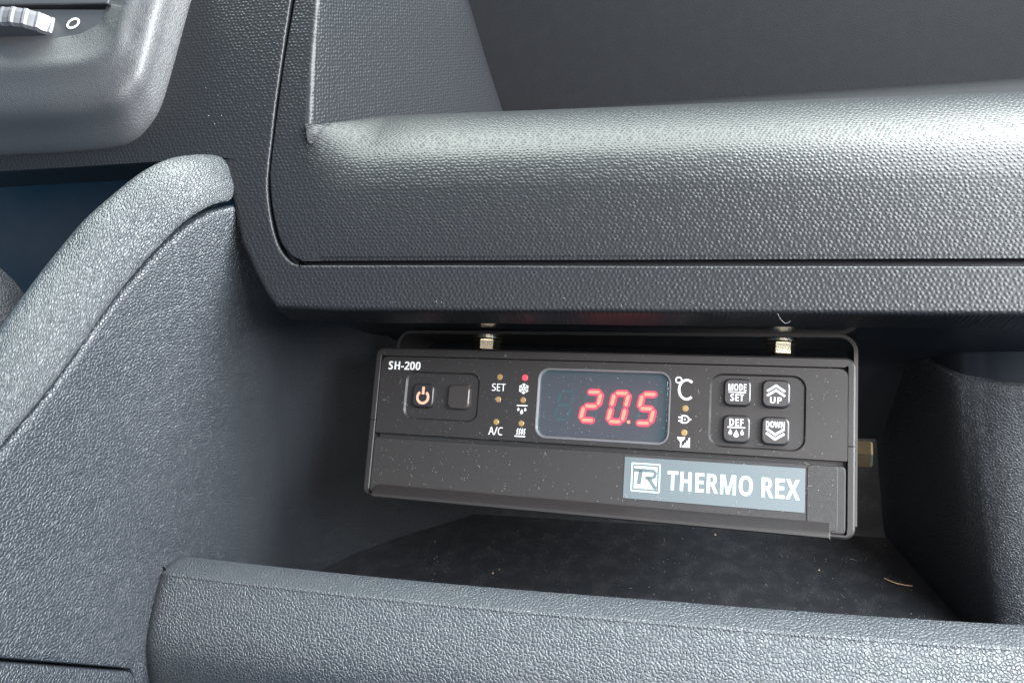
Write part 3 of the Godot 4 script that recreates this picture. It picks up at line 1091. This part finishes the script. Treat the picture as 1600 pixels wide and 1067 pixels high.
	tr.append_array(stroke([[22.6, -12.6], [25.2, -12.6], [26.0, -13.3], [25.7, -14.6], [24.6, -15.2], [22.3, -15.2]], 1.15))
	tr.append_array(stroke([[23.4, -15.0], [25.8, -18.4], [26.6, -18.6]], 1.3))
	piece("monogram", film(tr, pz + 0.06), mats.sticker, em)

func frame_half(called: String, d: Node3D, y0: float, y1: float, upper: bool) -> void:
	# half of a rounded frame: outer edge, front face and inner edge as a swept section along a U
	var r := 3.6
	var pts := []
	var nrm := []
	var s := 1.0 if upper else -1.0
	var yj := y0 if upper else y1
	var ye := y1 if upper else y0
	for p in [[-93.0, yj]]:
		pts.append(Vector2(p[0], p[1]))
		nrm.append(Vector2(-1, 0))
	for i in 9:
		var a := lerpf(PI, PI / 2.0, i / 8.0)
		pts.append(Vector2(-93.0 + r + cos(a) * r, ye - s * r + s * sin(a) * r))
		nrm.append(Vector2(cos(a), s * sin(a)))
	for i in 9:
		var a := lerpf(PI / 2.0, 0.0, i / 8.0)
		pts.append(Vector2(93.0 - r + cos(a) * r, ye - s * r + s * sin(a) * r))
		nrm.append(Vector2(cos(a), s * sin(a)))
	pts.append(Vector2(93.0, yj))
	nrm.append(Vector2(1, 0))
	# section: distance in from the outer edge, height
	var wide := 3.4 if upper else 1.2
	var section := [[0.0, -9.0], [0.0, -0.9], [0.2, -0.35], [0.75, 0.0], [-1.0, 0.0], [-1.0, -0.35], [-1.0, -5.0], [1.5, -9.0]]
	var rings := []
	for i in pts.size():
		var side := absf(nrm[i].x)
		var w := lerpf(wide, 2.4 if pts[i].x > 0 else 2.6, smoothstep(0.3, 0.9, side))
		var line := []
		for q in section:
			var inn: float = q[0] if q[0] >= 0.0 else w + (0.25 if q[1] == -0.35 else 0.35 if q[1] < -1.0 else 0.0)
			line.append(Vector3(pts[i].x - nrm[i].x * inn, pts[i].y - nrm[i].y * inn, q[1]))
		rings.append(line)
	piece(called, loft(rings), mats.unit_plastic, d)

func button(d: Node3D, x: float, y: float, m: Material) -> MeshInstance3D:
	var o := piece("button", loft([ring(x, y, 9.6, 9.9, 2.2, -1.0), ring(x, y, 9.5, 9.8, 2.2, 0.3), ring(x, y, 9.1, 9.4, 2.1, 0.75), ring(x, y, 8.3, 8.6, 1.9, 1.0)]), m, d)
	return o

func build_display(d: Node3D, z: float) -> void:
	var cx := 4.6
	var cy := 10.45
	var w := 50.8
	var h := 26.6
	var rim := piece("display", loft([ring(cx, cy, w + 0.5, h + 0.5, 4.4, z + 0.02), ring(cx, cy, w + 0.2, h + 0.2, 4.3, z + 0.18), ring(cx, cy, w - 0.7, h - 0.7, 3.9, z + 0.1), ring(cx, cy, w - 1.5, h - 1.5, 3.5, z - 0.6), ring(cx, cy, w - 1.5, h - 1.5, 3.5, z - 4.5)], false, false), mats.window_rim, d, Vector3.ZERO, "tinted display window lit with red digits")
	piece("back_plate", slab(cx, cy, w - 1.4, h - 1.4, 3.4, -5.2, -3.0, 0.1), mats.display_back, rim)
	piece("pane", slab(cx, cy, w - 1.6, h - 1.6, 3.4, z - 1.3, z - 0.5, 0.15), mats.window_pane, rim)
	# seven-segment digits, leaning; a = top, then clockwise, g = middle
	var shown := ["", "abged", "abcdef", "afgcd"]
	for k in 4:
		var x0: float = [-14.05, -3.45, 7.15, 17.75][k]
		for s in "abcdefg":
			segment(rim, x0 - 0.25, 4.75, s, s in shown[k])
		if k == 2:
			piece("decimal_point", disc(14.7, 4.9, 0.62, -3.0, -2.3, 0.15, 14), mats.segment_lit, rim)
		if k > 0:
			var l := OmniLight3D.new()
			l.name = "digit_glow"
			l.light_color = Color(1, 0.10, 0.16)
			l.light_energy = 0.00003
			l.light_size = 0.0015
			l.omni_range = 1.0
			l.omni_attenuation = 2.0
			l.shadow_enabled = true
			d.add_child(l, true)
			l.position = Vector3(x0 + 4.0, 10.1, -1.75) * 0.001

func segment(parent: Node3D, x0: float, y0: float, s: String, lit: bool) -> void:
	var w := 5.4
	var h := 10.8
	var t := 0.6
	var ends: Array = {"a": [[0, 1], [1, 1]], "b": [[1, 1], [1, 0.5]], "c": [[1, 0.5], [1, 0]], "d": [[0, 0], [1, 0]], "e": [[0, 0.5], [0, 0]], "f": [[0, 1], [0, 0.5]], "g": [[0, 0.5], [1, 0.5]]}[s]
	var a := Vector2(ends[0][0] * w, ends[0][1] * h)
	var b := Vector2(ends[1][0] * w, ends[1][1] * h)
	var u := (b - a).normalized()
	var n := Vector2(-u.y, u.x)
	a += u * 0.42
	b -= u * 0.42
	var p := PackedVector2Array()
	for q in [a, a + u * t + n * t, b - u * t + n * t, b, b - u * t - n * t, a + u * t - n * t]:
		p.append(Vector2(x0 + q.x + q.y * 0.19, y0 + q.y))
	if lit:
		var halo := PackedVector2Array()  # wider glowing film added under each lit segment, imitating its bloom
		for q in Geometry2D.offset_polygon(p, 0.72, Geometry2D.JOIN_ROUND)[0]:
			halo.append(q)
		piece("segment_halo", film([halo], -3.0, 0.25 + 0.03 * "abcdefg".find(s)), mats.halo_lit, parent)
	piece("segment", film([p], -3.0, 0.9 if lit else 0.1), mats.segment_lit if lit else mats.segment_unlit, parent)

# ---------------------------------------------------------------- litter

func tube(points: Array, r: float) -> ArrayMesh:
	var rings := []
	for i in points.size():
		var t: Vector3 = (points[mini(i + 1, points.size() - 1)] - points[maxi(i - 1, 0)]).normalized()
		var a := t.cross(Vector3(0.3, 0.9, 0.31)).normalized()
		var b := t.cross(a)
		var line := []
		for k in 5:
			line.append(points[i] + (a * cos(TAU * k / 5) + b * sin(TAU * k / 5)) * r)
		rings.append(line)
	return loft(rings)

func build_litter() -> void:
	var s := thing("straw", "short bent brown straw lying on the bin floor", "straw", Vector3(110, -243, -344))
	part("stalk", tube(list([[106.2, -242.3, -347.6], [108.4, -242.0, -345.2], [111.0, -242.1, -343.8], [114.0, -242.3, -343.4], [117.4, -242.3, -342.9]]), 0.32), mats.straw, s)
	var spots := [[-81.2, -331.2, 0.45], [-78.6, -334.7, 0.35], [29.5, -377.0, 0.6], [77.2, -351.5, 0.4]]
	var told := ["tiny tan crumb, one of two lying close together on the bin floor", "tiny tan crumb, one of two lying close together on the bin floor", "larger tan crumb on the bin floor just under the controller's lower edge", "tiny tan crumb on the bin floor near the bent straw"]
	for q in spots:
		var c := thing("crumb", told[spots.find(q)], "crumb", Vector3(q[0], -243, q[1]), "crumbs on the bin floor")
		var st := SurfaceTool.new()
		var m := SphereMesh.new()
		m.radius = q[2] * 0.001
		m.height = q[2] * 0.0016
		m.radial_segments = 7
		m.rings = 4
		st.append_from(m, 0, Transform3D(Basis(), Vector3(q[0], -243.0 + q[2] * 0.7, q[1]) * 0.001))
		part("grain", st.commit(), mats.crumb, c)
	var f := thing("lint_thread", "pale curled lint thread hanging from the dashboard's lower edge", "thread", Vector3(40, -82, -256))
	var p := []
	for i in 9:
		var t := i / 8.0
		p.append(Vector3(36.5 + t * 4.2, -81.6 - sin(t * 2.3) * 3.2, -256.4))
	part("strand", tube(p, 0.035), mats.lint, f)
	# dust and fibres on the controller's face
	var st := SurfaceTool.new()
	st.begin(Mesh.PRIMITIVE_TRIANGLES)
	st.set_smooth_group(-1)
	for i in 640:
		var x := rng.randf_range(-89.0, 88.0)
		var y := rng.randf_range(-25.0, 30.0)
		var long := rng.randf_range(0.09, 0.26) if rng.randf() < 0.965 else rng.randf_range(0.6, 2.0)
		var wide := rng.randf_range(0.08, 0.20) if long < 0.5 else 0.07
		var a := rng.randf() * TAU
		var u := Vector3(cos(a), sin(a), 0)
		var n := Vector3(-sin(a), cos(a), 0)
		var o := Vector3(x, y, 0.02)
		if x > 13.0 and x < 78.0 and y < -6.0:
			o.z = -0.02
		var q := [o - u * long / 2 - n * wide / 2, o + u * long / 2 - n * wide / 2, o + u * long / 2 + n * wide / 2, o - u * long / 2 + n * wide / 2]
		var top := o + Vector3(0, 0, wide * 0.7)
		for k in 4:
			for v in [q[k], top, q[(k + 1) % 4]]:
				st.add_vertex(v * 0.001)
			st.add_vertex(q[k] * 0.001)
			st.add_vertex(q[(k + 1) % 4] * 0.001)
			st.add_vertex(o * 0.001)
	st.generate_normals()
	stuff("dust", st.commit(), Transform3D(Basis(UNIT_X, UNIT_Y, UNIT_Z).orthonormalized(), ORIGIN + UNIT_AT * 0.001), "fine pale dust and fibres scattered over the controller's face")
	# specks on the bin floor and on the dashboard
	st = SurfaceTool.new()
	st.begin(Mesh.PRIMITIVE_TRIANGLES)
	st.set_smooth_group(-1)
	for i in 420:
		var z := rng.randf_range(-383.0, -300.0)
		speck(st, Vector3(rng.randf_range(-120.0, 120.0), -242.9 + maxf(0.0, (-376.0 - z) * 0.12), z), Vector3(1, 0, 0), Vector3(0, 0, -1), Vector3.UP, rng.randf_range(0.12, 0.42) if rng.randf() < 0.95 else rng.randf_range(1.5, 4.0))
	st.generate_normals()
	stuff("floor_dust", st.commit(), Transform3D(Basis(), ORIGIN), "pale grit and lint strewn over the bin floor")
	st = SurfaceTool.new()
	st.begin(Mesh.PRIMITIVE_TRIANGLES)
	st.set_smooth_group(-1)
	for i in 36:
		var x := rng.randf_range(-186.0, -152.0) if i % 2 else rng.randf_range(-110.0, 130.0)
		var y := rng.randf_range(-20.0, 30.0) if i % 2 else rng.randf_range(-80.0, -71.0)
		speck(st, Vector3(x, y, face_z(y)), Vector3(1, 0, 0), FACE_UP, FACE_OUT, rng.randf_range(0.10, 0.26))
	st.generate_normals()
	stuff("dashboard_dust", st.commit(), Transform3D(Basis(), ORIGIN), "sparse white dust specks on the dimpled dashboard plastic")

func speck(st: SurfaceTool, o: Vector3, ax: Vector3, ay: Vector3, up: Vector3, long: float) -> void:
	var a := rng.randf() * TAU
	var u := ax * cos(a) + ay * sin(a)
	var n := ay * cos(a) - ax * sin(a)
	var wide := long * 0.6 if long < 0.6 else 0.1
	var q := [o - u * long / 2 - n * wide / 2, o + u * long / 2 - n * wide / 2, o + u * long / 2 + n * wide / 2, o - u * long / 2 + n * wide / 2]
	var top := o + up * wide * 0.7
	for k in 4:
		for v in [q[k], top, q[(k + 1) % 4], q[k], q[(k + 1) % 4], o]:
			st.add_vertex(v * 0.001)

func stuff(called: String, mesh: Mesh, at: Transform3D, label: String) -> void:
	var o := MeshInstance3D.new()
	o.name = called
	o.mesh = mesh
	o.material_override = mats.lint
	add_child(o)
	o.transform = at
	o.set_meta("kind", "stuff")
	o.set_meta("label", label)
	o.set_meta("category", "dust")
